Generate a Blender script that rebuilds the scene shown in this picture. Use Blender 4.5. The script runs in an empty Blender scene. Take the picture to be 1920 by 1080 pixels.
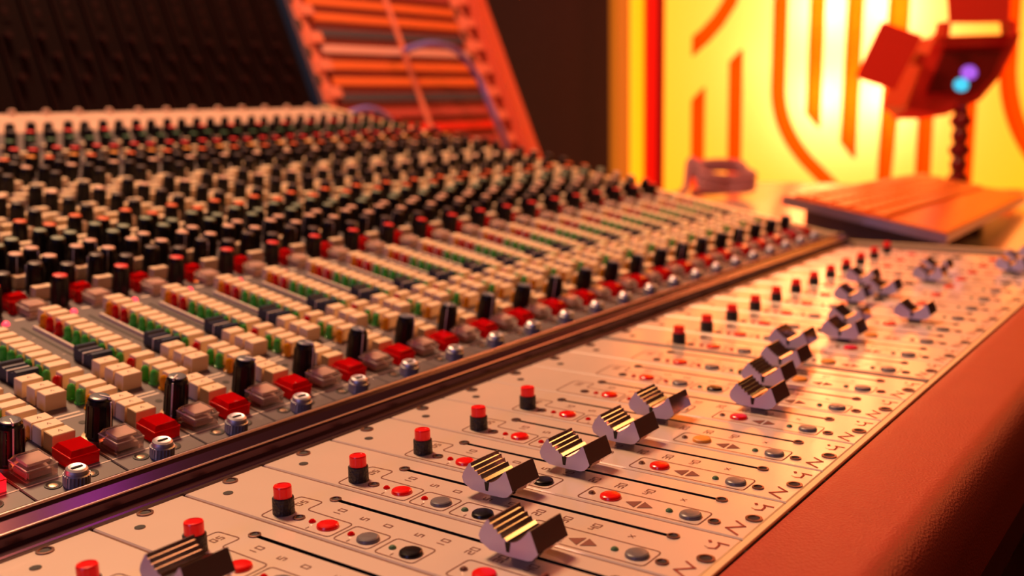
import bpy, math, random
from mathutils import Matrix, Vector
random.seed(7)
D = bpy.data; SC = bpy.context.scene; COL = SC.collection
U = 0.038            # one console module pitch in metres; builders below work in module pitches
Z0 = 0.78            # height of the fader panel above the floor
pi = math.pi

# ------------------------------------------------------------------ camera
CAM = (-4.9256, -2.9023, 3.7385); YAW = math.radians(35.867); PITCH = math.radians(10.138); ROLL = math.radians(-1.085)
FOC = 1945.5
def W(x, y, z): return Vector((x*U, y*U, z*U + Z0))
cb, sb = math.cos(PITCH), math.sin(PITCH)
fw = Vector((cb*math.cos(YAW), cb*math.sin(YAW), -sb)); rt = Vector((math.sin(YAW), -math.cos(YAW), 0)); up = rt.cross(fw)
r2 = rt*math.cos(ROLL) + up*math.sin(ROLL); u2 = -rt*math.sin(ROLL) + up*math.cos(ROLL)
cam = D.objects.new('camera', D.cameras.new('camera')); COL.objects.link(cam); SC.camera = cam
cm = Matrix.Identity(4)
for i in range(3):
    cm[i][0] = r2[i]; cm[i][1] = u2[i]; cm[i][2] = -fw[i]; cm[i][3] = W(*CAM)[i]
cam.matrix_world = cm
cam.data.sensor_width = 36; cam.data.lens = 36*FOC/1920; cam.data.clip_start = 0.01; cam.data.clip_end = 50
cam.data.dof.use_dof = True; cam.data.dof.focus_distance = 10.2*U; cam.data.dof.aperture_fstop = 8.5

# ------------------------------------------------------------------ light
SC.view_settings.view_transform = 'Standard'; SC.view_settings.look = 'None'
SC.view_settings.exposure = .12; SC.view_settings.gamma = 1; SC.view_settings.use_curve_mapping = False
wd = D.worlds.new('world'); SC.world = wd; wd.use_nodes = True
wd.node_tree.nodes['Background'].inputs[0].default_value = (.25, .06, .05, 1); wd.node_tree.nodes['Background'].inputs[1].default_value = .08
def area(name, loc, target, size, power, color, size_y=None):
    l = D.lights.new(name, 'AREA'); l.energy = power; l.color = color; l.size = size*U
    if size_y: l.shape = 'RECTANGLE'; l.size_y = size_y*U
    o = D.objects.new(name, l); COL.objects.link(o); o.location = W(*loc)
    o.rotation_euler = (W(*target) - W(*loc)).to_track_quat('-Z', 'Y').to_euler()
    return o
area('ceiling_lamp_warm', (12, 28, 40), (6, 8, 0), 10, 37, (1, .59, .31))
area('softbox_right', (46, -17, 26), (6, 4, 0), 12, 3.6, (1, .40, .09))  # unseen light, added for warm stripes reflected in the chrome cap tops
area('softbox_near_right', (28, -27, 31), (2, 4, 0), 7, 1.3, (1, .36, .12))  # second unseen light, added to brighten the top of the nearest chrome cap
area('studio_lamp_red', (14, 24, 46), (12, 4, 0), 10, 7, (1, .10, .05))  # overhead red wash, an added light out of view
area('studio_lamp_cool', (-34, 2, 14), (4, 4, 0), 12, 2.4, (.50, .45, 1))
area('studio_lamp_purple', (22, 21, 37), (.3, 5.7, 0), 2.6, .4, (.60, .05, .8))
area('studio_lamp_rack', (42, 8, 26), (30, 25, 4), 6, 4, (1, .18, .07))  # unseen light added to pick out the patch bay in red

# ------------------------------------------------------------------ materials
def mat(name, col, rough=.5, metal=0, emit=None, es=0, trans=0, spec=.5, coat=0, ior=1.45, bump=None, noise=None, alpha=1):
    m = D.materials.new(name); m.use_nodes = True; nt = m.node_tree; b = nt.nodes['Principled BSDF']
    b.inputs['Base Color'].default_value = (*col, 1); b.inputs['Roughness'].default_value = rough; b.inputs['Metallic'].default_value = metal
    b.inputs['Transmission Weight'].default_value = trans; b.inputs['Specular IOR Level'].default_value = spec
    b.inputs['Coat Weight'].default_value = coat; b.inputs['Coat Roughness'].default_value = .08; b.inputs['IOR'].default_value = ior
    b.inputs['Alpha'].default_value = alpha
    if emit: b.inputs['Emission Color'].default_value = (*emit, 1); b.inputs['Emission Strength'].default_value = es
    tc = nt.nodes.new('ShaderNodeTexCoord')
    if noise:                                   # (scale, amount): wear / mottling of the surface
        n = nt.nodes.new('ShaderNodeTexNoise'); n.inputs['Scale'].default_value = noise[0]; n.inputs['Detail'].default_value = 5
        mx = nt.nodes.new('ShaderNodeMix'); mx.data_type = 'RGBA'
        mx.inputs[6].default_value = (*[c*(1-noise[1]) for c in col], 1); mx.inputs[7].default_value = (*[min(1, c*(1+noise[1])) for c in col], 1)
        nt.links.new(tc.outputs['Object'], n.inputs['Vector']); nt.links.new(n.outputs['Fac'], mx.inputs[0]); nt.links.new(mx.outputs[2], b.inputs['Base Color'])
    if bump:                                    # (kind, scale, strength)
        if bump[0] == 'v': n = nt.nodes.new('ShaderNodeTexVoronoi'); out = n.outputs['Distance']
        else: n = nt.nodes.new('ShaderNodeTexNoise'); n.inputs['Detail'].default_value = 4; out = n.outputs['Fac']
        n.inputs['Scale'].default_value = bump[1]
        bp = nt.nodes.new('ShaderNodeBump'); bp.inputs['Strength'].default_value = bump[2]; bp.inputs['Distance'].default_value = .001
        nt.links.new(tc.outputs['Object'], n.inputs['Vector']); nt.links.new(out, bp.inputs['Height']); nt.links.new(bp.outputs['Normal'], b.inputs['Normal'])
    return m
M = {}
M['plate'] = mat('cream_anodised_plate', (.86, .70, .60), .30, .32, spec=.45, noise=(30, .04), coat=.35)
M['ink'] = mat('engraved_ink', (.20, .06, .04), .6)
M['mark'] = mat('marker_pen', (.30, .03, .012), .6)
M['hole'] = mat('dark_hole', (.012, .006, .006), .6)
M['screw'] = mat('brown_screw', (.20, .10, .08), .35, .8)
M['brass'] = mat('brass_screw', (.55, .38, .25), .3, 1)
M['grey'] = mat('grey_panel', (.135, .11, .115), .42, spec=.5, noise=(40, .06))
M['print'] = mat('panel_print', (.75, .62, .52), .6)
M['cap'] = mat('ivory_cap', (.88, .67, .46), .45)
M['black'] = mat('black_plastic', (.006, .004, .005), .28, spec=.35)
M['blackr'] = mat('black_rubber', (.02, .014, .015), .5, bump=('v', 900, .4))
M['line'] = mat('white_line', (.8, .7, .68), .5)
M['navy'] = mat('navy_plastic', (.018, .030, .075), .35)
M['ktop_pale'] = mat('pale_disc', (.70, .42, .32), .5)
M['ktop_green'] = mat('grey_green_disc', (.24, .30, .22), .5)
M['ktop_dgreen'] = mat('green_disc', (.05, .13, .06), .5)
M['ktop_orange'] = mat('orange_disc', (.80, .13, .03), .5)
M['ktop_yel'] = mat('amber_disc', (.80, .30, .04), .5)
M['ktop_red'] = mat('red_disc', (.75, .03, .03), .45)
M['ktop_dark'] = mat('dark_disc', (.10, .07, .07), .4)
M['ktop_grey'] = mat('slate_disc', (.16, .17, .20), .3)
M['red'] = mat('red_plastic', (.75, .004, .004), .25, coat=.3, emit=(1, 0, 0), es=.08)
M['redt'] = mat('red_translucent', (.80, .004, .006), .10, trans=.5, ior=1.25)
M['redlit'] = mat('red_lit_button', (.9, .01, .01), .2, emit=(1, .005, .01), es=2.2)
M['redlitd'] = mat('red_lamp_dim', (.9, .01, .01), .2, emit=(1, .01, .01), es=.10)
M['pink'] = mat('pink_lit_led', (.9, .05, .08), .2, emit=(1, .05, .08), es=2)
M['clear'] = mat('clear_acrylic', (.95, .84, .80), .05, trans=.92, ior=1.22)
M['clearcore'] = mat('acrylic_core', (.50, .32, .26), .4)
M['legend'] = mat('legend_plate', (.85, .62, .50), .4)
M['ledg'] = mat('led_green', (.10, .55, .08), .12, trans=.35, ior=1.3)
M['ledr'] = mat('led_red', (.70, .004, .006), .12, trans=.3, ior=1.3)
M['ledy'] = mat('led_amber', (.85, .36, .01), .12, trans=.3, ior=1.3)
M['chrome'] = mat('chrome', (.70, .64, .68), .14, 1)
M['satin'] = mat('satin_chrome_face', (.62, .58, .80), .45, .5)  # cool light reflected by the cap face is put into this lilac colour
M['nut'] = mat('knurled_steel', (.72, .70, .76), .42, .85)
M['rail'] = mat('dark_rail_metal', (.085, .035, .05), .20, .75)
M['ridge'] = mat('bright_metal_edge', (.75, .52, .46), .30, .9)  # paler metal stands in for the highlight where the rail bevels catch light
M['raildark'] = mat('rail_black', (.06, .025, .025), .3, .3)
M['btngrey'] = mat('grey_button', (.16, .14, .15), .35, noise=(300, .3))
M['leather'] = mat('leather', (.38, .045, .030), .45, spec=.35, bump=('v', 1000, .2), noise=(60, .07))
M['skirt'] = mat('dark_red_skirt', (.12, .006, .006), .5)
M['trimgold'] = mat('edge_strip', (.85, .60, .36), .35, .1)
M['body'] = mat('console_body', (.04, .022, .02), .6)
M['bridge'] = mat('meter_bridge', (.009, .0016, .0016), .8, spec=.1, noise=(30, .2))
M['glassd'] = mat('meter_glass', (.007, .0012, .0012), .8, spec=.08)
M['meterlip'] = mat('meter_lip', (.020, .004, .004), .8, spec=.1)
M['table'] = mat('table_top', (.62, .50, .42), .22, coat=.4, noise=(8, .05))
M['wallm'] = mat('acoustic_fabric', (.085, .040, .036), .9, bump=('v', 250, .5), noise=(60, .1))
M['wallp'] = mat('dark_paint', (.10, .05, .045), .8, noise=(6, .1))
M['carpet'] = mat('carpet', (.008, .004, .004), 1, spec=0, bump=('n', 300, .6), noise=(80, .2))
M['postw'] = mat('amber_post', (.60, .16, .03), .5, emit=(1, .22, .01), es=.45)  # emission paints the panel's glow onto the post, which is no lamp
M['redstrip'] = mat('red_strip', (.7, .01, .005), .5, emit=(1, .004, 0), es=.75)
M['redstripd'] = mat('dark_red_strip', (.4, .01, .005), .5, emit=(1, .004, 0), es=.12)
m = D.materials.new('amber_acrylic'); m.use_nodes = True; nt = m.node_tree
for n in list(nt.nodes): nt.nodes.remove(n)
o_ = nt.nodes.new('ShaderNodeOutputMaterial'); tr = nt.nodes.new('ShaderNodeBsdfTranslucent'); tr.inputs[0].default_value = (.90, .20, .008, 1)
nt.links.new(tr.outputs[0], o_.inputs[0]); M['slat'] = m
M['lamp'] = mat('lamp_housing', (.62, .02, .008), .5)
M['lampd'] = mat('lamp_window', (.14, .004, .003), .3)
M['cyan'] = mat('cyan_lamp', (.1, .8, 1), .3, emit=(.01, .50, .85), es=1)
M['violet'] = mat('violet_lamp', (.4, .2, .9), .3, emit=(.22, .08, .80), es=.9)
M['alu'] = mat('keyboard_edge', (.42, .30, .30), .3, .8)
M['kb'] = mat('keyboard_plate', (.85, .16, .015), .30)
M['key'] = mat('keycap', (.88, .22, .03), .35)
M['pbred'] = mat('rack_red', (.34, .025, .016), .45)
M['pborange'] = mat('strip_orange', (.85, .17, .03), .45)
M['pbslate'] = mat('strip_slate', (.045, .055, .09), .45)
M['pbpink'] = mat('strip_pale', (.80, .42, .36), .45)
M['pbbright'] = mat('strip_red', (.9, .02, .01), .4)
M['pbdull'] = mat('strip_dull_red', (.50, .07, .06), .5)
M['pbrail'] = mat('rack_rail', (.85, .24, .15), .4)
M['pbframe'] = mat('rack_frame', (.68, .10, .05), .45)
M['cable'] = mat('blue_cable', (.22, .16, .55), .4)
M['cableb'] = mat('mauve_cable', (.42, .17, .20), .45)
M['jack'] = mat('jack_socket', (.03, .012, .01), .5)
M['beige'] = mat('beige_top_panel', (.62, .40, .31), .5, noise=(30, .04))
# the backlit diffuser: emits itself and lets the lamps behind it through
m = D.materials.new('backlit_diffuser'); m.use_nodes = True; nt = m.node_tree
for n in list(nt.nodes): nt.nodes.remove(n)
o_ = nt.nodes.new('ShaderNodeOutputMaterial'); em = nt.nodes.new('ShaderNodeEmission'); tr = nt.nodes.new('ShaderNodeBsdfTranslucent'); ad = nt.nodes.new('ShaderNodeAddShader')
em.inputs[0].default_value = (1, .31, .002, 1); em.inputs[1].default_value = .95
tr.inputs[0].default_value = (1, .70, .48, 1)
nt.links.new(em.outputs[0], ad.inputs[0]); nt.links.new(tr.outputs[0], ad.inputs[1]); nt.links.new(ad.outputs[0], o_.inputs[0])
M['diff'] = m

# ------------------------------------------------------------------ mesh builder (units: module pitches)
class MB:
    def __init__(s): s.v = []; s.f = []; s.m = []; s.mats = []; s.sm = []
    def mi(s, k):
        if k not in s.mats: s.mats.append(k)
        return s.mats.index(k)
    def add(s, vs, fs, k, smooth=False):
        o = len(s.v); s.v += [tuple(v) for v in vs]; i = s.mi(k)
        for f in fs: s.f.append(tuple(a+o for a in f)); s.m.append(i); s.sm.append(smooth)
        return s
    def box(s, x0, x1, y0, y1, z0, z1, k, c=0):
        """box with its top edges chamfered by c"""
        if not c:
            vs = [(x, y, z) for z in (z0, z1) for x, y in ((x0, y0), (x1, y0), (x1, y1), (x0, y1))]
            return s.add(vs, [(3, 2, 1, 0), (4, 5, 6, 7)] + [(i, (i+1) % 4, (i+1) % 4+4, i+4) for i in range(4)], k)
        def ring(e, z): return [(x0+e, y0+e, z), (x1-e, y0+e, z), (x1-e, y1-e, z), (x0+e, y1-e, z)]
        vs = ring(0, z0) + ring(0, z1-c) + ring(c, z1)
        fs = [(3, 2, 1, 0), (8, 9, 10, 11)]
        for r in (0, 4): fs += [(r+i, r+(i+1) % 4, r+(i+1) % 4+4, r+i+4) for i in range(4)]
        return s.add(vs, fs, k)
    def lathe(s, prof, k, cx=0, cy=0, n=20, ks=None):
        """prof: [(r, z)...]; ks optional list of materials per segment"""
        for j in range(len(prof)-1):
            (ra, za), (rb, zb) = prof[j], prof[j+1]; kk = ks[j] if ks else k
            vs = []; fs = []
            A = [(cx+ra*math.cos(2*pi*i/n), cy+ra*math.sin(2*pi*i/n), za) for i in range(n)] if ra > 1e-6 else [(cx, cy, za)]
            B = [(cx+rb*math.cos(2*pi*i/n), cy+rb*math.sin(2*pi*i/n), zb) for i in range(n)] if rb > 1e-6 else [(cx, cy, zb)]
            na, nb = len(A), len(B)
            for i in range(n):
                q = (i+1) % n
                if na == 1: fs.append((0, 1+q, 1+i)[::-1])
                elif nb == 1: fs.append((i, q, na))
                else: fs.append((i, q, na+q, na+i))
            s.add(A+B, fs, kk, True)
        return s
    def prism(s, poly, x0, x1, k, axis='x', smooth=False):
        """polygon in the other two axes extruded along axis"""
        def P(a, b, t): return (t, a, b) if axis == 'x' else ((a, t, b) if axis == 'y' else (a, b, t))
        n = len(poly); vs = [P(a, b, x0) for a, b in poly] + [P(a, b, x1) for a, b in poly]
        s.add(vs, [(i, (i+1) % n, (i+1) % n+n, i+n) for i in range(n)], k, smooth)
        s.add(vs, [tuple(range(n))[::-1], tuple(range(n, 2*n))], k)
        return s
    def tube(s, pts, r, k, n=10, closed=False):
        pts = [Vector(p) for p in pts]; m_ = len(pts); vs = []; fs = []
        for i, p in enumerate(pts):
            d = (pts[min(i+1, m_-1)] - pts[max(i-1, 0)]).normalized()
            a = d.cross(Vector((0, 0, 1)))
            if a.length < 1e-3: a = Vector((1, 0, 0))
            a.normalize(); b = d.cross(a)
            vs += [p + a*r*math.cos(2*pi*j/n) + b*r*math.sin(2*pi*j/n) for j in range(n)]
        for i in range(m_-1): fs += [(i*n+j, i*n+(j+1) % n, (i+1)*n+(j+1) % n, (i+1)*n+j) for j in range(n)]
        fs += [tuple(range(n))[::-1], tuple(range((m_-1)*n, m_*n))]
        return s.add(vs, fs, k, True)
    def stroke(s, pts, w, k, z=.004, closed=False):
        """flat inked line on the plate: chained quads a hair above the surface"""
        n = len(pts); segs = [(pts[i], pts[(i+1) % n]) for i in range(n if closed else n-1)]
        for (ax, ay), (bx, by) in segs:
            dx, dy = bx-ax, by-ay; L = math.hypot(dx, dy) or 1; nx, ny = -dy/L*w/2, dx/L*w/2; ex, ey = dx/L*w/2, dy/L*w/2
            s.add([(ax+nx-ex, ay+ny-ey, z), (ax-nx-ex, ay-ny-ey, z), (bx-nx+ex, by-ny+ey, z), (bx+nx+ex, by+ny+ey, z)], [(0, 1, 2, 3)], k)
        return s
    def mesh(s, name, sharp=35):
        me = D.meshes.new(name); me.from_pydata([(x*U, y*U, z*U) for x, y, z in s.v], [], s.f)
        for k in s.mats: me.materials.append(M[k])
        me.polygons.foreach_set('material_index', s.m); me.polygons.foreach_set('use_smooth', s.sm)
        me.update()
        if any(s.sm): me.set_sharp_from_angle(angle=math.radians(sharp))
        return me
def put(name, me, parent=None, loc=(0, 0, 0), rot=(0, 0, 0), label=None, world=False):
    o = D.objects.new(name, me); COL.objects.link(o)
    if parent: o.parent = parent; o.location = Vector(loc)*U
    else: o.location = W(*loc)
    o.rotation_euler = rot
    if label: o['label'] = label
    return o
def thing(name, label, cat, loc=(0, 0, 0), rot=(0, 0, 0), group=None, me=None, stuff=None):
    o = put(name, me, None, loc, rot); o['label'] = label; o['category'] = cat
    if group: o['group'] = group
    return o
def struct(name, me, loc=(0, 0, 0), rot=(0, 0, 0)):
    o = put(name, me, None, loc, rot); o['kind'] = 'structure'; return o
ORD = ['first', 'second', 'third', 'fourth', 'fifth', 'sixth', 'seventh', 'eighth', 'ninth', 'tenth', 'eleventh', 'twelfth', 'thirteenth', 'fourteenth',
       'fifteenth', 'sixteenth', 'seventeenth', 'eighteenth', 'nineteenth', 'twentieth', 'twenty-first', 'twenty-second', 'twenty-third', 'twenty-fourth', 'twenty-fifth']

# ------------------------------------------------------------------ room (turned square to the far wall)
Fh = Vector((math.cos(YAW), math.sin(YAW))); Rh = Vector((math.sin(YAW), -math.cos(YAW)))
FL = -Z0/U                                     # floor level in units
CE = (2.8-Z0)/U
def RP(f, r, z=0):                             # room coordinates: forward, right, height
    p = Vector((CAM[0], CAM[1])) + Fh*f + Rh*r; return (p.x, p.y, z)
rotroom = (0, 0, YAW - pi/2)                   # local x = right, local y = forward
def rbox(x0, x1, y0, y1, z0, z1, k): return MB().box(x0, x1, y0, y1, z0, z1, k).mesh('room')
org = RP(0, 0, 0)
WD = 78
struct('floor', rbox(-84, 84, -64, WD+4, FL-3, FL, 'carpet'), org, rotroom)
struct('ceiling', rbox(-84, 84, -64, WD+4, CE, CE+3, 'wallp'), org, rotroom)
struct('wall_back', rbox(-84, 84, WD, WD+4, FL, CE, 'wallm'), org, rotroom)
struct('wall_left', rbox(-84, -80, -60, WD, FL, CE, 'wallp'), org, rotroom)
struct('wall_right', rbox(80, 84, -60, WD, FL, CE, 'wallp'), org, rotroom)
struct('wall_front', rbox(-84, 84, -64, -60, FL, CE, 'wallp'), org, rotroom)

# ------------------------------------------------------------------ backlit lattice panel on the back wall
WP = WD - 5                                    # front face distance
def wx(px): return (px-960)/FOC*WP*1.0         # rough lateral place of a column of the lattice
def wz(py): return CAM[2] + (191-py)/FOC*WP
panel = thing('light_panel', 'glowing yellow backlit wall panel with amber slats in a curved maze pattern', 'light panel', RP(WP, 0, 0), rotroom)
zb, zt = wz(620), wz(-420)
xl, xr = wx(1160), wx(2420)
fr = MB().box(xl, wx(1183), -.4, 4.9, zb, zt, 'postw'); put('frame_post', fr.mesh('post'), panel)
fr = MB().box(xr, xr+.9, -.4, 4.9, zb, zt, 'postw'); put('frame_post', fr.mesh('post'), panel)
put('red_strip', MB().box(wx(1212), wx(1232), -.1, 1, zb, zt, 'redstrip').box(wx(1232), wx(1248), .1, 1, zb, zt, 'redstripd').mesh('redstrip'), panel)
put('back_box', MB().box(wx(1183), xr, 4.5, 4.9, zb, zt, 'body').box(wx(1183), xr, .9, 4.9, zt, zt+.6, 'body').box(wx(1183), xr, .9, 4.9, zb-.6, zb, 'body').mesh('backbox'), panel)
put('diffuser', MB().box(wx(1183), xr, .8, .86, zb, zt, 'diff').mesh('diffuser'), panel, label='glowing yellow diffuser sheet')
def slat(poly):                                # open-backed amber acrylic channel lit by the diffuser behind it
    P = [(wx(x), wz(y)) for x, y in poly]; n = len(P)
    vs = [(x, 0, z) for x, z in P] + [(x, .79, z) for x, z in P]
    mb = MB().add(vs, [tuple(range(n))] + [(i, (i+1) % n, (i+1) % n+n, i+n) for i in range(n)], 'slat')
    put('slat', mb.mesh('slat'), panel)
def ribbon(pts, w):
    L = []; R_ = []
    for i, p in enumerate(pts):
        a = pts[max(i-1, 0)]; b = pts[min(i+1, len(pts)-1)]; dx, dy = b[0]-a[0], b[1]-a[1]; l = math.hypot(dx, dy)
        L.append((p[0]-dy/l*w/2, p[1]+dx/l*w/2)); R_.append((p[0]+dy/l*w/2, p[1]-dx/l*w/2))
    return L + R_[::-1]
def curve(p0, p1, p2, n=8): return [((1-t)**2*p0[0]+2*t*(1-t)*p1[0]+t*t*p2[0], (1-t)**2*p0[1]+2*t*(1-t)*p1[1]+t*t*p2[1]) for t in [i/n for i in range(n+1)]]
slat([(1301, 78), (1320, 62), (1340, 40), (1357, 14), (1365, -14), (1366, -420), (1388, -420), (1388, -10), (1378, 24), (1355, 60), (1330, 88), (1301, 113)])
slat([(1296, 3), (1308, -10), (1318, -30), (1318, -420), (1296, -420)])
slat([(1301, 193), (1323, 170), (1323, 620), (1301, 620)])
slat([(1370, 124), (1392, 102), (1392, 620), (1370, 620)])
slat(ribbon([(1462, -420), (1461, 0), (1460, 150)] + curve((1460, 178), (1462, 250), (1520, 312))+[(1580, 372), (1640, 432), (1690, 482)], 23))
slat([(1519, -420), (1545, -420), (1538, 248), (1515, 222)])
slat([(1593, -420), (1618, -420), (1606, 306), (1581, 276)])
slat([(1672, -420), (1698, -420), (1694, 60), (1674, 340), (1674, 620), (1652, 620), (1654, 300)])
slat([(1726, 100), (1748, 80), (1746, 620), (1724, 620)])
slat([(1802, 160), (1826, 140), (1824, 620), (1800, 620)])
slat(ribbon([(1886, -420), (1884, 0), (1884, 120)] + curve((1884, 150), (1890, 240), (1945, 310))+[(2010, 380), (2080, 450)], 24))
slat([(1960, -420), (1984, -420), (1978, 230), (1955, 205)])
slat([(2036, -420), (2060, -420), (2054, 290), (2030, 262)])
slat([(2110, -420), (2134, -420), (2130, 620), (2106, 620)])
slat([(2186, 60), (2210, 40), (2208, 620), (2184, 620)])
slat([(2262, -420), (2286, -420), (2284, 620), (2260, 620)])
slat([(2336, -420), (2360, -420), (2358, 620), (2334, 620)])
def tube_lamp(px, py, power, col=(1, .64, .46), r=.9):
    l = D.lights.new('backlight_lamp', 'POINT'); l.energy = power; l.color = col; l.shadow_soft_size = r*U
    o = D.objects.new('backlight_lamp', l); COL.objects.link(o)
    p = Vector(RP(WP, 0, 0)) + Vector((Rh.x, Rh.y, 0))*wx(px) + Vector((Fh.x, Fh.y, 0))*2.7; o.location = W(p.x, p.y, wz(py))
for py in (-330, -150, 30, 190):
    tube_lamp(1550, py, 3.3, r=1.4); tube_lamp(1660, py, 2.5, r=1.4)
for py in (-100, 120): tube_lamp(1430, py, .3, (1, .5, .2))

# ------------------------------------------------------------------ fader modules
V0, V1 = .445, 5.43
def glyph(mb, ch, cx, cy, h=.078, k='ink'):
    """tiny printed figures as strokes; up = +y"""
    w = h*.6; seg = {'0': [(0, 0, 1, 0), (1, 0, 1, 2), (1, 2, 0, 2), (0, 2, 0, 0)], '1': [(.5, 0, .5, 2)], '2': [(0, 2, 1, 2), (1, 2, 1, 1), (1, 1, 0, 1), (0, 1, 0, 0), (0, 0, 1, 0)],
        '3': [(0, 2, 1, 2), (1, 2, 1, 0), (0, 0, 1, 0), (0, 1, 1, 1)], '4': [(0, 2, 0, 1), (0, 1, 1, 1), (1, 2, 1, 0)], '5': [(1, 2, 0, 2), (0, 2, 0, 1), (0, 1, 1, 1), (1, 1, 1, 0), (1, 0, 0, 0)],
        '-': [(0, 1, 1, 1)], 'x': [(0, .4, 1, 1.6), (0, 1.6, 1, .4)]}
    x = cx - len(ch)*(w+.03)/2
    for c in ch:
        for a, b, c2, d in seg[c]: mb.stroke([(x+a*w, cy+(b-1)*h/2), (x+c2*w, cy+(d-1)*h/2)], .009, k)
        x += w+.03
def disc(mb, u, v, r, k, z=.003, n=20): mb.add([(u+r*math.cos(2*pi*i/n), v+r*math.sin(2*pi*i/n), z) for i in range(n)], [tuple(range(n))], k)
def roundpoly(pts, r=.05, n=3):
    out = []; N = len(pts)
    for i, p in enumerate(pts):
        a = Vector(pts[i-1]); b = Vector(p); c = Vector(pts[(i+1) % N])
        d1 = (a-b).normalized()*r; d2 = (c-b).normalized()*r
        for j in range(n+1):
            t = j/n; q = (b+d1)*(1-t)**2 + b*2*t*(1-t) + (b+d2)*t*t; out.append((q.x, q.y))
    return out
def faceplate():
    mb = MB(); sl0, sl1, su = .98, 4.05, .75; hw = .026
    us = [.035, su-hw, su+hw, 1.005]; vs = [V0, sl0, sl1, V1]; zb = -.09; c = .012
    X = lambda i: us[i]
    for i in range(3):
        for j in range(3):
            if i == 1 and j == 1: continue
            x0, x1 = us[i]+(c if i == 0 else 0), us[i+1]-(c if i == 2 else 0)
            y0, y1 = vs[j]+(c if j == 0 else 0), vs[j+1]-(c if j == 2 else 0)
            mb.add([(x0, y0, 0), (x1, y0, 0), (x1, y1, 0), (x0, y1, 0)], [(0, 1, 2, 3)], 'plate')
    a, b, d, e = us[0], us[3], V0, V1
    o = [(a, d), (b, d), (b, e), (a, e)]; i_ = [(a+c, d+c), (b-c, d+c), (b-c, e-c), (a+c, e-c)]
    vs_ = [(x, y, -c) for x, y in o] + [(x, y, 0) for x, y in i_] + [(x, y, zb) for x, y in o]
    mb.add(vs_, [(q, (q+1) % 4, (q+1) % 4+4, q+4) for q in range(4)] + [(q+8, (q+1) % 4+8, (q+1) % 4, q) for q in range(4)] + [(11, 10, 9, 8)], 'plate')
    s_ = [(su-hw, sl0), (su+hw, sl0), (su+hw, sl1), (su-hw, sl1)]
    mb.add([(x, y, 0) for x, y in s_] + [(x, y, -.085) for x, y in s_], [(q+4, (q+1) % 4+4, (q+1) % 4, q) for q in range(4)] + [(4, 5, 6, 7)], 'hole')
    # engraved outlines and figures
    w = .011
    mb.stroke(roundpoly([(.08, 4.38), (.27, 4.40), (.62, 4.42), (.64, 4.12), (.42, 4.12), (.41, 3.50), (.08, 3.49)]), w, 'ink', closed=True)
    mb.stroke(roundpoly([(.08, 3.44), (.40, 3.45), (.40, 3.02), (.08, 3.02)]), w, 'ink', closed=True)
    mb.stroke(roundpoly([(.08, 2.95), (.40, 2.96), (.40, 2.51), (.08, 2.51)]), w, 'ink', closed=True)
    mb.stroke(roundpoly([(.08, 2.17), (.41, 2.17), (.41, .90), (.08, .90)]), w, 'ink', closed=True)
    for t, v in (('10', 3.82), ('5', 3.50), ('0', 3.21), ('5', 2.84), ('10', 2.57), ('20', 2.25), ('30', 1.95), ('40', 1.64), ('x', 1.27)): glyph(mb, t, .57, v)
    glyph(mb, '05', .52, 4.28, .07); 
    for v in (3.76, 3.25, 2.75, 1.98, 1.14): mb.stroke([(.33, v-.03), (.33, v+.03)], .03, 'ink', z=.0035) if False else None
    for v in (3.80, 3.29, 2.78): glyph(mb, '-', .31, v, .06); glyph(mb, '-', .14, v, .06)
    mb.add([(.22, 1.71, .004), (.14, 1.58, .004), (.31, 1.58, .004)], [(0, 1, 2)], 'ink'); mb.add([(.22, 1.42, .004), (.31, 1.55, .004), (.14, 1.55, .004)], [(0, 1, 2)], 'ink')
    # the handwritten marks either side of the lower screw
    mb.stroke([(.36, .65), (.285, .54)], .020, 'mark'); mb.stroke([(.285, .54), (.175, .665)], .026, 'mark'); mb.stroke([(.175, .665), (.085, .525)], .022, 'mark')
    mb.stroke([(.84, .50), (.84, .585)], .024, 'mark'); mb.stroke([(.84, .58), (.79, .56), (.72, .56), (.70, .61)], .020, 'mark'); mb.stroke([(.825, .655), (.84, .665)], .03, 'mark')
    mb.stroke([(.70, .61), (.72, .66)], .008, 'ink')
    return mb.mesh('faceplate')
def screw_mesh(r, k, kc='hole'):
    return MB().lathe([(r, 0), (r, .012), (r*.72, .014), (r*.62, .004), (r*.3, .002), (0, .002)], k, n=20, ks=[k, k, k, kc, kc]).mesh('screw')
FP = faceplate()
ME = {}
ME['screw'] = screw_mesh(.078, 'screw'); ME['screwdark'] = screw_mesh(.058, 'screw'); ME['hole'] = MB().lathe([(.05, 0), (.05, .006), (.035, .006), (0, .004)], 'hole', n=18, ks=['screw', 'hole', 'hole']).mesh('hole')
ME['ledsm'] = MB().lathe([(.034, 0), (.034, .01), (.02, .024), (0, .028)], 'ledr', n=14).mesh('led')
ME['ledsmb'] = MB().lathe([(.034, 0), (.034, .01), (.02, .024), (0, .028)], 'screw', n=14).mesh('led')
ME['ledsmg'] = MB().lathe([(.034, 0), (.034, .01), (.02, .024), (0, .028)], 'ktop_dgreen', n=14).mesh('led')
def flatbtn(k): return MB().lathe([(.104, 0), (.104, .012), (.098, .028), (.085, .036), (.04, .040), (0, .041)], k, n=28).mesh('button')
ME['bred'] = flatbtn('red'); ME['bgrey'] = flatbtn('btngrey'); ME['bblack'] = flatbtn('black')
ME['borange'] = flatbtn('ktop_yel')
sw = []
ME['swbase'] = MB().lathe([(.104, 0), (.104, .01), (.102, .15), (.096, .158), (.088, .158), (.086, .15), (0, .15)], 'blackr', n=28).mesh('switch_base')
ME['swtop'] = MB().lathe([(.086, 0), (.086, .105), (.080, .118), (.070, .120), (.064, .112), (0, .112)], 'redlitd', n=28).mesh('switch_lens')
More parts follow.
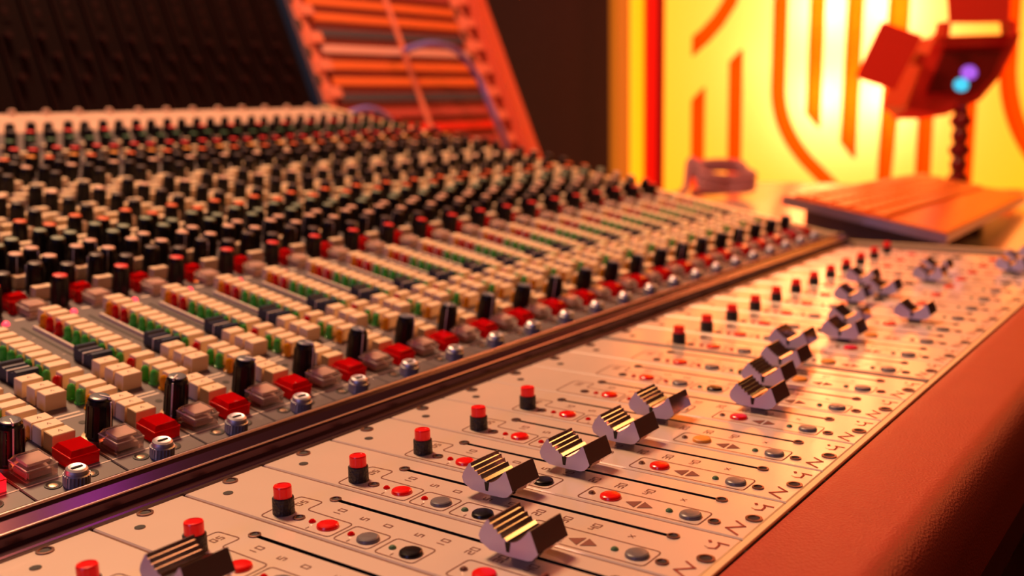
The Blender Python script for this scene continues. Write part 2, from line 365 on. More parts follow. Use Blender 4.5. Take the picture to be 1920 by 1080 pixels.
# chrome fader cap: profile along the slot (y), height z
prof = [(-.02, .065), (.18, .075), (.275, .125), (.295, .18), (.275, .235), (.205, .335), (.185, .340)]
rid = [(.185, .34), (.172, .300), (.150, .312), (.134, .266), (.110, .278), (.094, .234), (.070, .246), (.052, .206), (.03, .216), (.005, .192), (-.02, .188), (-.06, .196), (-.10, .215), (-.14, .245), (-.18, .285), (-.215, .330), (-.232, .335), (-.305, .155), (-.298, .14), (-.245, .085), (-.20, .07)]
cmb = MB(); pf = prof + rid[1:]; n_p = len(pf)
vs_ = [(-.225, a, b) for a, b in pf] + [(.225, a, b) for a, b in pf]
cmb.add(vs_, [(i, (i+1) % n_p, (i+1) % n_p+n_p, i+n_p) for i in range(n_p)], 'chrome'); cmb.add(vs_, [tuple(range(n_p))[::-1], tuple(range(n_p, 2*n_p))], 'satin')
cmb.prism([(-.02, .10), (.01, .10), (.022, .185), (-.036, .190)], -.2275, -.2245, 'black')
ME['fcap'] = cmb.mesh('fader_cap'); ME['stem'] = MB().box(-.05, .05, -.09, .09, -.08, .09, 'black').mesh('stem')
capv = {-1: 3.68, 0: .9, 1: 1.86, 2: 2.83, 3: 2.60, 4: 2.58, 5: 2.68, 6: 1.84, 7: 2.12, 8: 2.28, 9: 2.60, 10: 2.16, 11: 2.40, 12: 1.62, 13: 2.98, 14: 2.72, 15: 3.42, 16: 2.38, 17: 2.50, 18: 1.22, 19: 1.28, 20: 1.12, 21: 1.4, -2: 3.2}
capwords = {-1: 'its chrome cap cut by the bottom edge', 0: 'its cap below the frame', 1: 'its big chrome cap lowest in the picture', 2: 'chrome cap just left of a black button', 3: 'chrome cap at mid slot with lilac face',
            4: 'chrome cap mirroring a dark button', 5: 'chrome cap beside an orange button', 6: 'chrome cap pulled well back', 7: 'chrome cap overlapping the one in front', 8: 'chrome cap just before the grey divider'}
XSH = .13                                       # the second bank sits behind a divider bar
for k in range(-2, 21):
    x = k + (XSH if k >= 9 else 0)
    lab = 'cream fader module, %s from the near end, %s' % (ORD[k+2], capwords.get(k, 'beyond the thin grey divider bar' if k > 8 else 'at the near left corner'))
    if k in (15, 16, 17, 18, 19, 20): lab = 'blurred cream fader module beyond the divider, %s from the far end' % ORD[20-k]
    t = thing('fader_module', lab, 'fader module', (x, 0, 0), group='fader modules along the front of the console')
    put('faceplate', FP, t)
    put('screw', ME['screw'], t, (.49, .54, 0)); put('screw', ME['screw'], t, (.52, 5.34, 0)); put('hole', ME['hole'], t, (.29, 5.09, 0))
    put('slot_end', ME['screwdark'], t, (.75, .97, 0)); put('slot_end', ME['screwdark'], t, (.75, 4.07, 0))
    put('screw', ME['screwdark'], t, (.235, .81, 0)); put('screw', ME['screwdark'], t, (.24, 4.03, 0))
    if k not in (6, 7, 8):
        b = put('switch', ME['swbase'], t, (.255, 4.25, 0)); put('switch_lens', ME['swtop'], b, (0, 0, .15), label='red lens')
    put('indicator_lamp', ME['ledsm'], t, (.245, 3.86, 0)); put('push_button', ME['bred'], t, (.245, 3.66, 0), label='flat red button')
    put('indicator_lamp', ME['ledsm'], t, (.235, 3.36, 0)); put('push_button', ME['bgrey'], t, (.235, 3.155, 0), label='flat grey button')
    put('indicator_lamp', ME['ledsmg'], t, (.225, 2.86, 0)); put('push_button', ME['bblack'], t, (.225, 2.65, 0), label='flat black button')
    put('indicator_lamp', ME['ledsmb'], t, (.235, 2.09, 0)); put('push_button', ME['borange' if k in (5, 8, 9, 11) else 'bred'], t, (.24, 1.885, 0), label='flat orange button' if k in (5, 8, 9, 11) else 'flat red button')
    put('indicator_lamp', ME['ledsmg'], t, (.24, 1.26, 0)); put('push_button', ME['bgrey'], t, (.24, 1.045, 0), label='flat grey button')
    c_ = put('fader_cap', ME['fcap'], t, (.75, capv[k], 0), label='chrome fader cap'); put('stem', ME['stem'], c_)

# ------------------------------------------------------------------ console frame, rail, armrest
frame = thing('console_frame', 'dark console frame with long ridged metal rail between the two control fields', 'mixing console', (0, 0, 0))
XE = 22.25
put('rail', MB().prism([(5.475, -.1), (5.475, .01), (5.50, .02), (5.575, .03), (5.60, .055), (5.605, .125), (5.615, .148), (5.635, .158), (5.655, .150), (5.79, .205), (5.815, .235), (5.83, .250), (5.85, .252), (5.865, .24), (5.875, .20), (5.885, .03), (5.885, -.1)], -4, 21.75, 'rail').mesh('rail', 20), frame, label='dark ridged metal rail')
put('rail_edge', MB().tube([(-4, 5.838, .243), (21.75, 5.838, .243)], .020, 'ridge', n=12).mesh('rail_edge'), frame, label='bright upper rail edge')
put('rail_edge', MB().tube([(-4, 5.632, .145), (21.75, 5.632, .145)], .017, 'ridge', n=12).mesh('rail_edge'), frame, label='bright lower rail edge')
put('rail_lip', MB().box(-4, 21.75, 5.44, 5.474, -.08, .012, 'raildark').mesh('rail_lip'), frame)
put('divider_bar', MB().box(9.035, 9.135, .45, 5.43, -.05, .012, 'btngrey', c=.01).mesh('divider'), frame, label='grey divider bar between fader banks')
put('edge_strip', MB().box(-4, 21.3, .368, .437, -.025, .002, 'trimgold', c=.006).mesh('edge'), frame, label='gold edge strip')
put('fader_tray', MB().box(-4, 22.0, .40, 5.44, -.9, -.092, 'body').mesh('tray'), frame)
TL = math.radians(10.765); UO = (0, 5.9, -.026); ct, st = math.cos(TL), math.sin(TL)
def UP(u, v, h): return (u, 5.9 + v*ct - h*st, -.026 + v*st + h*ct)
put('body', MB().prism([(5.6, -.95), (6.3, -.25), (UP(0, 20, -.32)[1], UP(0, 20, -.32)[2]), (25.0, 3.2), (25.0, -6), (8, -4)], -4, XE+.1, 'body').mesh('body'), frame)
put('end_cheek', MB().prism([(6.0, -1.5), (6.0, .13), (6.4, .17), (UP(0, 19.8, .09)[1], UP(0, 19.8, .09)[2]), (UP(0, 19.8, .09)[1], -1.5)], XE+.02, XE+.3, 'trimgold').mesh('cheek'), frame)
for x in (-2.5, 18.5):
    put('pedestal', MB().box(x, x+2.4, 6, 22, FL, -3.4, 'body').mesh('pedestal'), frame)
put('end_plate', MB().box(XE-.1, XE+.05, .36, 5.9, -.9, .0, 'trimgold').mesh('end_plate'), frame)
arm = []
prf = [(.325, -.9), (.336, -.03), (.325, -.006), (.30, .004)]
for i in range(6): prf.append((.19 - i*.13, .002 - .002*i*i*.3))
for i in range(13):
    a = math.radians(90 + i*7.5); prf.append((-.53 + .40*math.cos(a), -.56 + .545*math.sin(a)))
prf += [(-.93, -1.12), (-.5, -1.12), (-.2, -.9)]
armo = thing('armrest', 'reddish leather armrest padding along the front edge of the console', 'armrest', (0, 0, 0), me=None)
put('padding', MB().prism(prf, -6, 22.4, 'leather', smooth=True).mesh('padding', 40), armo, label='grained red leather')
put('skirt', MB().box(-6, 22.4, -.91, .15, -1.62, -1.125, 'skirt').mesh('skirt'), armo, label='dark red skirt below the padding')

# ------------------------------------------------------------------ channel strips
def knob_mesh(r, h, skirt=False):
    p = [(r*1.02, 0), (r*1.0, h*.08), (r*.94, h*.88), (r*.88, h*.96), (r*.78, h), (0, h)]
    mb = MB(); n = 24
    mb.lathe(p, 'black', n=n)
    if skirt: mb.lathe([(r*1.3, 0), (r*1.3, .02), (r*1.0, .025)], 'brass', n=24)
    for i in range(12):                                    # grip flutes
        a = 2*pi*i/12; rr = r*.985
        mb.tube([(rr*math.cos(a), rr*math.sin(a), h*.1), (rr*.94*math.cos(a), rr*.94*math.sin(a), h*.84)], r*.09, 'black', n=5)
    return mb.mesh('knob')
ME['knobL'] = knob_mesh(.135, .47, True); ME['knobM'] = knob_mesh(.125, .44); ME['knobS'] = knob_mesh(.115, .42)
def topdisc(r, k): return MB().lathe([(r, -.004), (r*.98, .014), (r*.7, .022), (0, .024)], k, n=20).mesh('knob_cap')
for n_ in ('pale', 'green', 'dgreen', 'orange', 'yel', 'red', 'dark'): ME['t_'+n_] = topdisc(.102, 'ktop_'+n_)
ME['t_L'] = topdisc(.104, 'ktop_grey')
ME['ptrL'] = MB().box(-.008, .008, -.142, -.128, .02, .44, 'line').box(-.008, .008, -.13, 0, .468, .50, 'line').mesh('pointer_line')
ME['ptrM'] = MB().box(-.006, .006, -.131, -.115, .06, .42, 'line').mesh('pointer_line')
ME['cap'] = MB().box(-.14, .14, -.070, .070, 0, .19, 'cap', c=.008).mesh('button_cap')
ME['capw'] = MB().box(-.13, .13, -.085, .085, 0, .20, 'cap', c=.008).mesh('button_cap')
capmk = MB().box(-.13, .13, -.085, .085, 0, .20, 'cap', c=.008); capmk.stroke([(-.02, -.02), (.0, .02), (.02, -.02)], .008, 'ink', z=.202)
ME['capmk'] = capmk.mesh('button_cap')
def led(k): return MB().lathe([(.062, 0), (.062, .02), (.050, .025), (.050, .13), (.040, .165), (.02, .185), (0, .19)], k, n=16).mesh('led')
ME['lg'] = led('ledg'); ME['lr'] = led('ledr'); ME['ly'] = led('ledy'); ME['lp'] = MB().lathe([(.05, 0), (.05, .02), (.03, .05), (0, .06)], 'pink', n=14).mesh('led')
def square_btn(k, kc):
    mb = MB(); s = .165; z1 = .25
    R_ = [(s, 0), (s, .125), (s*.97, .135), (s*.80, .185), (s*.76, .19)]
    vs = []; fs = []
    for e, z in R_: vs += [(-e, -e, z), (e, -e, z), (e, e, z), (-e, e, z)]
    for j in range(len(R_)-1): fs += [(j*4+i, j*4+(i+1) % 4, j*4+4+(i+1) % 4, j*4+4+i) for i in range(4)]
    n = len(vs); fs += [(n-4, n-3, n-2, n-1), (3, 2, 1, 0)]
    mb.add(vs, fs, k)
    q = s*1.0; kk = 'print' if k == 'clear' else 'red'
    mb.tube([(-q, -q, .128), (q, -q, .128), (q, q, .128), (-q, q, .128), (-q, -q, .128)], .007, kk, n=6)  # moulded ledge rim, its bright line also standing in for a bevel highlight
    return mb
def square_parts(t, x, v, k, core, lab):
    key = 'sq'+k
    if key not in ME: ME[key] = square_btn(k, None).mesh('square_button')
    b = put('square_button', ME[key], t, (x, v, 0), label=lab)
    if k == 'clear':
        if 'insert' not in ME:
            ME['insert'] = MB().box(-.12, .12, -.12, .12, .015, .07, 'clearcore').mesh('insert')
            ME['leg'] = MB().box(-.115, .115, -.10, .10, .135, .165, 'legend').mesh('legend_plate')
        put('insert', ME['insert'], b); put('legend_plate', ME['leg'], b)
    return b
ME['nut'] = None
nb = MB(); prn = []
nb.lathe([(.125, 0), (.125, .12), (.115, .13), (.112, .15), (.105, .175), (.085, .19), (.06, .185), (0, .182)], 'nut', n=28)
for i in range(24):
    a = 2*pi*i/24; nb.tube([(.125*math.cos(a), .125*math.sin(a), .005), (.125*math.cos(a), .125*math.sin(a), .12)], .008, 'nut', n=4)
nb.box(-.06, .06, -.012, .012, .184, .194, 'black')
ME['nut'] = nb.mesh('nut')
ME['brass'] = MB().lathe([(.085, 0), (.085, .008), (.07, .010), (.045, -.002), (.04, .004), (0, .010)], 'brass', n=20, ks=['hole', 'hole', 'hole', 'brass', 'brass']).mesh('screw')
# small fader cap
fc = MB(); fp_ = [(-.21, .01), (-.21, .165), (-.20, .195), (-.145, .20), (-.12, .165), (-.07, .155), (-.055, .175), (-.035, .155), (.0, .15), (.035, .155), (.055, .175), (.07, .155), (.12, .165), (.145, .20), (.20, .195), (.21, .165), (.21, .01)]
fc.prism(fp_, -.14, .14, 'navy'); fc.box(-.143, -.139, -.009, .009, .01, .15, 'line').box(-.14, .14, -.007, .007, .150, .156, 'line')
ME['sfcap'] = fc.mesh('fader_cap')
ME['sslot'] = MB().box(-.022, .022, -1.22, 1.22, -.01, .004, 'hole').mesh('slot')
ME['sguide'] = MB().box(-.02, .02, -1.10, 1.10, 0, .05, 'print', c=.008).mesh('guide_strip')
VT = 17.3
def strip_plate():
    mb = MB(); a, b = .045, 1.03
    mb.box(a, b, .46, VT, -.1, 0, 'grey', c=.010)
    mb.stroke([(.06, .76), (1.02, .76)], .018, 'print'); mb.stroke([(.06, .765), (.06, 1.2)], .006, 'print')
    for i, (x, y) in enumerate(((.16, 1.99), (.16, 1.91))):         # small printed words as broken dashes
        for j in range(6): mb.stroke([(x+.05*j, y), (x+.05*j+.028, y)], .034, 'print')
    for j in range(5): mb.stroke([(.42+.06*j, 5.02), (.42+.06*j+.03, 5.02)], .05, 'print')
    for v in (2.5, 3.6, 4.3): mb.stroke([(.235, v), (.265, v)], .014, 'print')
    disc(mb, .32, 1.72, .045, 'hole', .004); disc(mb, .62, 2.05-.15, .03, 'hole', .004)
    # outlined sections between the knob rows
    for v in (8.05, 12.5, 16.9): mb.stroke([(.06, v), (1.02, v)], .012, 'print')
    return mb.mesh('strip_plate')
SP = strip_plate()
TP = MB().box(.045, 1.03, VT+.02, 19.75, -.1, .02, 'beige', c=.02).stroke([(.25, VT+.2), (.25, 19.6)], .03, 'ktop_dark', z=.024).stroke([(.5, VT+.2), (.5, 19.6)], .03, 'ktop_dark', z=.024).stroke([(.75, VT+.2), (.75, 19.6)], .03, 'ktop_dark', z=.024).mesh('top_plate')
ME['bolt'] = MB().lathe([(.10, 0), (.10, .10), (.08, .14), (0, .15)], 'beige', n=14).mesh('bolt')
def project(u, v, h=.3):
    p = Vector(UP(u, v, h)) - Vector(CAM); z = p.dot(fw)
    if z < .5: return (-9999, 0)
    return 960 + FOC*p.dot(r2)/z, 540 - FOC*p.dot(u2)/z
KN = [(.26, 6.0, 'dark'), (.26, 6.53, 'pale'), (.26, 7.05, 'green'), (.26, 7.57, 'green'), (.27, 8.18, 'orange'),
      (.63, 5.76, 'dark'), (.63, 6.24, 'pale'), (.62, 6.72, 'pale'), (.61, 7.27, 'green'), (.58, 7.82, 'orange'),
      (.86, 8.75, 'dark'), (.86, 9.30, 'dark'), (.84, 9.85, 'pale'), (.82, 10.35, 'dark'), (.80, 11.30, 'dark'), (.50, 11.86, 'pale'), (.86, 11.80, 'dark'), (.48, 12.28, 'dark'),
      (.14, 12.85, 'yel'), (.50, 12.70, 'orange'), (.88, 12.9, 'dark'), (.24, 13.62, 'red'), (.60, 13.5, 'red'), (.86, 13.9, 'dark'), (.20, 14.62, 'dgreen'), (.60, 14.45, 'dgreen'), (.24, 15.5, 'dark'), (.64, 15.42, 'red'), (.30, 16.5, 'dark'), (.70, 16.4, 'dark')]
CP = [(.17, 5.70), (.23, 6.27), (.17, 7.80), (.17, 8.40), (.62, 8.62), (.50, 8.92), (.13, 9.20), (.15, 9.48), (.50, 9.30), (.56, 9.74), (.15, 10.1), (.54, 10.48), (.12, 10.68), (.80, 10.82), (.46, 10.95), (.18, 11.25), (.50, 11.45), (.13, 11.75), (.13, 12.0), (.90, 7.0), (.90, 7.5), (.86, 8.3), (.86, 13.3), (.85, 14.3), (.40, 14.05), (.86, 15.0)]
colCap = [2.03, 2.24, 2.44, 2.71, 2.99, 3.18, 3.39, 3.58, 3.76, 3.95, 4.16, 4.37, 4.60, 4.80]
leds = [(4.62, 'ly'), (4.46, 'lr'), (4.25, 'lr'), (4.04, 'lg'), (3.84, 'lg'), (3.65, 'lg'), (3.46, 'lg'), (3.27, 'lg'), (3.06, 'lg'), (2.88, 'lg'), (2.66, 'lr'), (2.36, 'lg'), (2.18, 'lg'), (1.98, 'ly')]
names = {'pale': None, 'green': 'grey green', 'dgreen': 'dark green', 'orange': 'orange', 'yel': 'amber', 'red': 'red', 'dark': 'dark'}
rots = (TL, 0, 0)
for k in range(-1, 22):
    n_ = ORD[k+1]
    lab = 'grey channel strip of knobs and ivory buttons, %s from the near left corner' % n_
    if k == -1: lab = 'grey channel strip cut by the left edge, its square red button lit'
    if k > 13: lab = 'blurred grey channel strip, %s from the far right end of the console' % ORD[21-k]
    t = thing('channel_strip', lab, 'channel strip', (k, UO[1], UO[2]), rots, group='channel strips of the mixing console')
    put('strip_plate', SP, t); 
    def see(u, v, h=.25, mg=110):
        x, y = project(k+u, v, h); return -mg < x < 1920+mg and y < 1080+mg
    put('top_plate', TP, t, label='beige slotted top panel')
    if see(.5, 19.7): put('bolt', ME['bolt'], t, (.55, 19.6, .02))
    def P_(nm, key, x, v, h=0, label=None, par=None, force=False):
        if see(x, v) or force: return put(nm, ME[key], par or t, (x, v, h), label=label)
    P_('screw', 'brass', .315, .645); P_('screw', 'brass', .72, .645); P_('nut', 'nut', .50, .535, label='knurled steel nut')
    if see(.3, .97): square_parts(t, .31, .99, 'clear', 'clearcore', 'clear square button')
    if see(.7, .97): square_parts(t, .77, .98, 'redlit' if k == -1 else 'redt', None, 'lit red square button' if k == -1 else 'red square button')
    b = P_('knob', 'knobL', .25, 1.31, label='tall black knob')
    if b:
        b.rotation_euler = (0, 0, (-1.0, -.2, .55, -.9, .6, .3, -.2, .4)[(k+1) % 8] - .1)
        put('knob_cap', ME['t_L'], b, (0, 0, .47)); put('pointer_line', ME['ptrL'], b)
    for i, v in enumerate((1.33, 1.54, 1.73)): P_('button_cap', 'capmk' if k < 4 else 'cap', .80, v)
    P_('led', 'ly', .58, 1.70, label='amber lamp')
    for v in (2.28, 2.49, 2.76): P_('button_cap', 'capmk' if k < 4 else 'capw', .285, v)
    for v in colCap: P_('button_cap', 'cap', .78, v)
    for v, c in leds: P_('led', c, .575, v, label={'ly': 'amber lamp', 'lr': 'red lamp', 'lg': 'green lamp'}[c])
    P_('slot', 'sslot', .325, 3.5); P_('guide_strip', 'sguide', .44, 3.52)
    sv = 3.16 + {1: .0, 2: .02}.get(k, random.uniform(-.03, .03)); P_('fader_cap', 'sfcap', .39, sv, label='dark navy fader cap')
    P_('led', 'lp', .22, 4.93, label='lit pink lamp')
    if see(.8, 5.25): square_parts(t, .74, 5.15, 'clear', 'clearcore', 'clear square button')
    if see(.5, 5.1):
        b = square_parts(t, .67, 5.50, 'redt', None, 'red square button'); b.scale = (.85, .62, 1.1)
    b = P_('knob', 'knobM', .24, 5.32)
    if b: put('knob_cap', ME['t_red'], b, (0, 0, .44), label='red cap')
    P_('led', 'ly', .42, 6.35, label='amber lamp'); P_('led', 'ly', .40, 7.9, label='amber lamp'); P_('led', 'lr', .52, 5.30, label='red lamp')
    for x, v, c in KN:
        b = P_('knob', 'knobM' if v < 12.5 else 'knobS', max(x, .17), v)
        if b:
            b.rotation_euler = (0, 0, random.uniform(-2.4, 2.4))
            put('knob_cap', ME['t_'+c], b, (0, 0, .44 if v < 12.5 else .42), label=(names[c]+' cap') if names[c] else None)
            if k < 12 and v < 7 and c in ('dark', 'pale'): put('pointer_line', ME['ptrM'], b)
    for x, v in CP: P_('button_cap', 'cap', min(max(x, .19), .88), v)

# ------------------------------------------------------------------ meter bridge and patch bay (both lean back)
LB = math.radians(23); BY, BZ = 25.45, 3.62
bt = thing('meter_bridge', 'tall near black meter bridge leaning back behind the knobs at upper left', 'meter bridge', (0, BY, BZ), (-LB, 0, 0))
put('housing', MB().box(-6, 22.3, .12, 1.6, .0, 9.6, 'bridge').mesh('housing'), bt)
for k in range(4, 22):
    mm = MB().box(k+.06, k+.97, 0, .12, .1, 9.4, 'glassd').box(k+.06, k+.10, -.03, .12, .1, 9.4, 'meterlip').box(k+.35, k+.60, -.03, 0, 2.9, 8.9, 'bridge')
    for j in range(14): mm.box(k+.40, k+.56, -.05, -.03, 3.1+j*.4, 3.3+j*.4, 'meterlip')
    mm.lathe([(.1, 0), (.1, .1)], 'meterlip', cx=k+.5, cy=-.05, n=8)
    m_ = put('meter', mm.mesh('meter'), bt)
    for z_ in (1.1, 1.8, 2.4):
        put('trim_knob', ME['knobS'] if False else ME.setdefault('mk', MB().lathe([(.12, 0), (.11, .2), (0, .2)], 'meterlip', n=14).mesh('trim_knob')), m_, (k+.3+(.3 if z_ == 1.8 else 0), 0, z_), (pi/2, 0, 0))
# patch bay: x 22.34..36.1 ; rises from z 1.1 ; local z is up the slope
PZ = .9
pb = thing('patch_bay', 'red lit patch bay rack with rows of orange, slate and pale label strips', 'patch bay', (0, 25.35-(3.55-PZ)*math.tan(LB)*0, PZ), (-LB, 0, 0))
def pbx(a): return a
H_ = 9.3
off = 1.0                                      # so the rack base lies in the same plane as the bridge
X0, X1 = 22.45, 34.6
pb.location = W(0, BY - (BZ-PZ)*math.tan(LB) + .0, PZ)
put('back_panel', MB().box(X0, X1, .25, 1.4, 0, H_, 'pbred').mesh('back_panel'), pb)
put('side_frame', MB().box(X1-.72, X1+.1, -.5, 1.5, -.3, H_+.1, 'pbframe', c=.1).mesh('side_frame'), pb, label='orange red side frame')
put('side_frame', MB().box(X0-.12, X0+.1, -.25, 1.5, -.3, H_+.1, 'navy').mesh('side_frame2'), pb, label='thin grey side frame')
put('top_frame', MB().box(X0, X1, -.1, 1.4, H_-.1, H_+.2, 'pbdull').mesh('top_frame'), pb)
rx0, rx1, rxm = X0+1.1, X1-2.0, X0+5.7
for xx, sgn in ((X0+.35, 1), (X1-1.75, 1)):
    put('rack_rail', MB().box(xx, xx+.62, .05, .26, .1, H_-.1, 'pbrail').mesh('rack_rail'), pb)
    i = 0; z = .25
    while z < H_-.4:
        put('rail_ear', ME.setdefault('ear', MB().box(-.33, .33, -.1, .06, -.22, .22, 'pbrail', c=.03).mesh('ear')), pb, (xx+.31+.33, 0, z)) if True else None
        put('rail_hole', ME.setdefault('rhole', MB().box(-.12, .12, -.02, .05, -.2, .2, 'jack').mesh('rhole')), pb, (xx+.12, .02, z+.55)); z += 1.12
rows = ['pbbright', 'pbdull', 'pbbright', 'pbdull', 'pbslate', 'pborange', 'pborange', 'pbpink', 'pbslate', 'pborange', 'pborange', 'pbdull', 'pbdull']
pitch = .56*1.19
for i, k in enumerate(rows):
    z = .3 + i*pitch
    mb = MB().box(rx0, rx1, .02, .25, z, z+pitch*.95, 'pbred')
    r_ = put('jack_row', mb.mesh('jack_row'), pb)
    for a, b in ((rx0+.05, rxm-.1), (rxm+.25, rx1-.05)):
        put('label_strip', MB().box(a, b, -.05, .02, z+pitch*.40, z+pitch*.90, k).mesh('label_strip'), r_)
    js = MB()
    n = 44
    for j in range(n):
        x = rx0+.15+(rx1-rx0-.3)*j/(n-1)
        if abs(x-rxm-.08) < .2: continue
        js.box(x-.05, x+.05, .0, .022, z+.08, z+.2, 'jack')
    put('sockets', js.mesh('sockets'), r_)
put('centre_post', MB().box(rxm, rxm+.2, -.1, .1, .3, H_-.3, 'pbrail').mesh('centre_post'), pb)
def spline(pts, n=8):
    out = []; P = [pts[0]]+list(pts)+[pts[-1]]
    for i in range(1, len(P)-2):
        for j in range(n):
            t = j/n; a, b, c, d = [Vector(q) for q in P[i-1:i+3]]
            out.append(.5*((2*b)+(-a+c)*t+(2*a-5*b+4*c-d)*t*t+(-a+3*b-3*c+d)*t**3))
    out.append(Vector(pts[-1])); return out
def pbpt(px, py, off=-.6):
    """a point on the leaning rack face seen at a picture position, off in front of it"""
    d = fw + r2*(px-960)/FOC - u2*(py-540)/FOC
    nrm = Vector((0, -math.cos(LB), math.sin(LB))); o = Vector((0, BY, BZ)) + nrm*(-off); c = Vector(CAM)
    return c + d*((o-c).dot(nrm)/d.dot(nrm))
CB = {}
def cable(name, pts, r, k, label, par=None):
    me = MB().tube(spline(pts), r, k, n=10).mesh('cable'); o = put(name, me); o['label'] = label; o['category'] = 'cable'; return o
cable('patch_cable', [pbpt(762, 97, -.26), pbpt(766, 92, -.8), pbpt(812, 82, -1.4), pbpt(858, 97, -1.3), pbpt(893, 140, -1.1), pbpt(918, 195, -1), pbpt(938, 240, -.8), pbpt(952, 275, -.26)], .13, 'cable', 'long blue patch cable arching down the right side of the patch bay')
cable('patch_cable', [pbpt(652, 222, -.26), pbpt(658, 212, -.7), pbpt(690, 204, -1.1), pbpt(722, 216, -1), pbpt(742, 240, -.26)], .12, 'cable', 'short blue patch cable looping low at the left of the patch bay')

# ------------------------------------------------------------------ table beyond the console with keyboard, cable and lamp
TZ = -1.0
tb = thing('table', 'pale glossy side table beyond the far end of the console', 'table', (0, 0, 0))
put('table_top', MB().box(22.62, 52, -2.0, 22, TZ-.5, TZ, 'table', c=.05).mesh('table_top'), tb)
for x, y_ in ((23.5, -1), (51, -1), (23.5, 21), (51, 21)):
    put('leg', MB().box(x-.5, x+.5, y_-.5, y_+.5, FL, TZ-.5, 'body').mesh('leg'), tb)
# keyboard
d1 = Vector((-.0662, .9781, .1972)).normalized(); d2 = Vector((.99657, .07457, -.03574)).normalized(); dn = d2.cross(d1).normalized()
A_ = Vector((21.57+.9, 3.14+.2, .30+.02)); A_ = Vector((23.0, 3.47, .215))
kbm = Matrix.Identity(4)
for i in range(3): kbm[i][0] = d2[i]; kbm[i][1] = d1[i]; kbm[i][2] = dn[i]; kbm[i][3] = W(*A_)[i]
KL, KW = 19.6, 4.4
kb = thing('keyboard', 'wide flat keyboard with a palm rest glowing orange, propped on two wedges', 'keyboard')
kb.matrix_world = kbm
put('case', MB().box(0, KL, 0, KW, -.27, -.03, 'alu').mesh('case'), kb, label='silver edge')
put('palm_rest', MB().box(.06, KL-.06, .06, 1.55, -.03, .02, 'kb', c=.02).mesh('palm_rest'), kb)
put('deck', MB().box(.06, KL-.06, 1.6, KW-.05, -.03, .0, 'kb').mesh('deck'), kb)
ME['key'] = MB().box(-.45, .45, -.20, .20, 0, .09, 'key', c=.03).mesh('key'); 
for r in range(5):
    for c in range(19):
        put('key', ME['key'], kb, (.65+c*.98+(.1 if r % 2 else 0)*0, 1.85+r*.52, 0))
def wedge(t_, lab):
    p = [A_ + d2*t_ + d1*.35 - dn*.275, A_ + d2*t_ + d1*(KW-.35) - dn*.275]
    mb = MB(); w_ = .3
    vs = []
    for s_ in (-w_, w_):
        for q in p: vs.append((q.x+s_, q.y, q.z+s_*d2.z/d2.x - .0))
        vs.append((p[1].x+s_, p[1].y, TZ)); vs.append((p[0].x+s_, p[0].y, TZ))
    mb.add(vs, [(0, 1, 2, 3), (7, 6, 5, 4), (0, 4, 5, 1), (1, 5, 6, 2), (2, 6, 7, 3), (3, 7, 4, 0)], 'ktop_dark')
    o = put('wedge_block', mb.mesh('wedge_block')); o['label'] = lab; o['category'] = 'stand'; o['group'] = 'blocks under the keyboard'
wedge(1.6, 'dark block under the near left end of the keyboard'); wedge(9.5, 'dark block under the middle of the keyboard')
# coil of cable on the table
pts = []
for i in range(46):
    a = i*.42; r_ = 1.05+.25*math.sin(i*1.7); pts.append((41.3+r_*1.5*math.sin(a)*.5-r_*.55*math.cos(a), 18.0+r_*1.1*math.cos(a), TZ+.25+i*.02+.42*(1+math.sin(a+.6))*(i > 6)))
pts += [(40.0, 19.3, TZ+.5), (39.0, 19.6, TZ+.2), (38.0, 19.2, TZ+.17), (37.0, 19.4, TZ+.17)]
o = put('cable_coil', MB().tube(spline(pts, 4), .17, 'cableb', n=8).mesh('coil')); o['label'] = 'loose coil of mauve cable lying on the pale table'; o['category'] = 'cable'

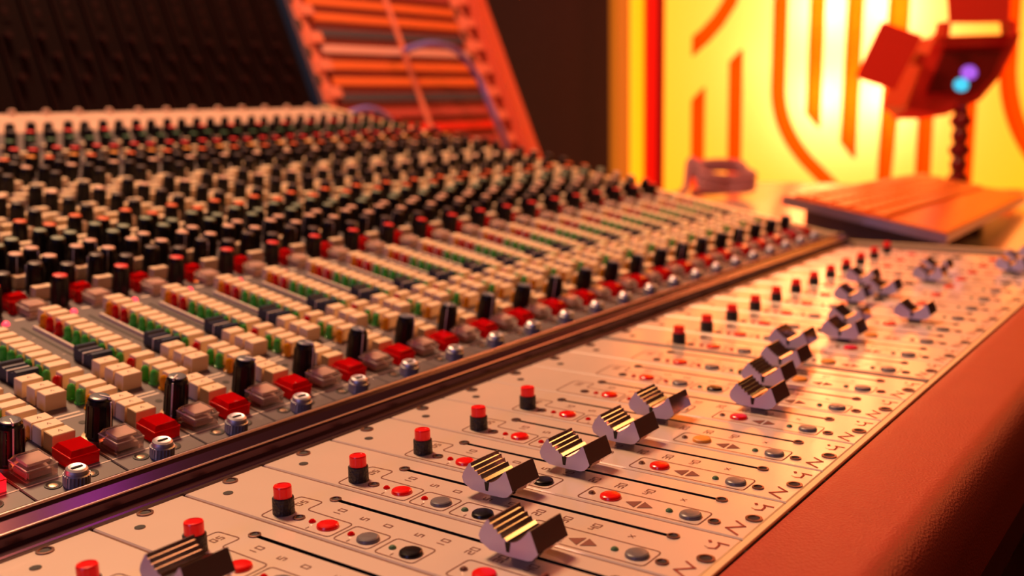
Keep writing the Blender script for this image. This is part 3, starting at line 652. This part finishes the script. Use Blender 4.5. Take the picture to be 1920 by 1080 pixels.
# lamp with barn doors on a stand at right, facing the desk
LD = 45.0
def LPt(px, py, dd=0):
    d = fw + r2*(px-960)/FOC - u2*(py-540)/FOC
    return Vector(CAM) + d*(LD+dd)
lam = thing('studio_lamp', 'dark red studio lamp with barn doors on a knobbly stand, cyan and violet lights inside', 'lamp')
base = LPt(1796, 330); base.z = TZ
lam.location = W(*base)
def lp(px, py, dd=0): return (LPt(px, py, dd) - base)
def slab(name, quad, th, k, par=lam, label=None, d0=0.0):
    mb = MB(); n = len(quad); vs = [lp(x, y, d0+(q[2] if len(q) > 2 else 0)) for q in quad for x, y in [q[:2]]]
    off = Vector((Fh.x, Fh.y, 0))*th; vs = vs + [v+off for v in vs]
    mb.add(vs, [tuple(range(n)), tuple(range(n, 2*n))[::-1]] + [(i, i+n, (i+1) % n+n, (i+1) % n) for i in range(n)], k)
    return put(name, mb.mesh(name), par, label=label)
slab('housing', [(1757, 68), (1915, 63), (1893, 110), (1873, 147), (1838, 188), (1773, 216), (1727, 221), (1700, 200), (1727, 127)], 3.2, 'lamp')
slab('bezel', [(1757, 68), (1915, 63), (1903, 84), (1763, 88)], .2, 'lamp', d0=-.35)
win = slab('window', [(1770, 97), (1880, 93), (1862, 140), (1833, 173), (1740, 174)], .15, 'lampd', d0=-.18)
for (px, py, r, k, lb) in ((1818, 136, .34, 'violet', 'violet light'), (1803, 159, .31, 'cyan', 'cyan light')):
    slab('indicator', [(px+r*43*math.cos(a*pi/8), py+r*40*math.sin(a*pi/8)) for a in range(16)], .1, k, par=win, label=lb, d0=-.27)
slab('barn_door', [(1655, 40), (1730, 67), (1678, 170), (1605, 145)], .12, 'lamp', d0=-1.2)
slab('barn_door', [(1773, -70), (1898, -74), (1893, 42), (1781, 43)], .12, 'lamp', d0=-.9)
slab('barn_door', [(1700, 203), (1773, 216), (1727, 223), (1668, 224)], .12, 'lamp', d0=-.8)
for q in ([(1724, 98), (1738, 104), (1734, 124), (1716, 120)], [(1772, 40), (1784, 40), (1780, 70), (1768, 70)], [(1893, 38), (1905, 38), (1908, 68), (1896, 68)]):
    slab('hinge', q, .9, 'lamp', d0=-.9)
st_ = lp(1798, 222, 1.2)
pole = MB(); top_z = st_.z
zz = 0
prof_ = [(.9, 0), (.9, .12), (.35, .2)]
zc = .2; i = 0
while zc < top_z-.3:
    prof_ += [(.28, zc), (.44 if i % 2 else .36, zc+.18), (.44 if i % 2 else .36, zc+.42), (.26, zc+.58)]; zc += .62; i += 1
prof_ += [(.26, top_z+.3), (0, top_z+.3)]
o = put('stand', MB().lathe(prof_, 'lampd', n=16).mesh('stand'), lam, label='knobbly dark stand')
put('yoke', MB().tube([(0, 0, top_z+.2), (st_.x*.5, st_.y*.5, top_z+.6), (lp(1800, 195, 1.2).x, lp(1800, 195, 1.2).y, lp(1800, 195, 1.2).z)], .3, 'lampd').mesh('yoke'), lam)
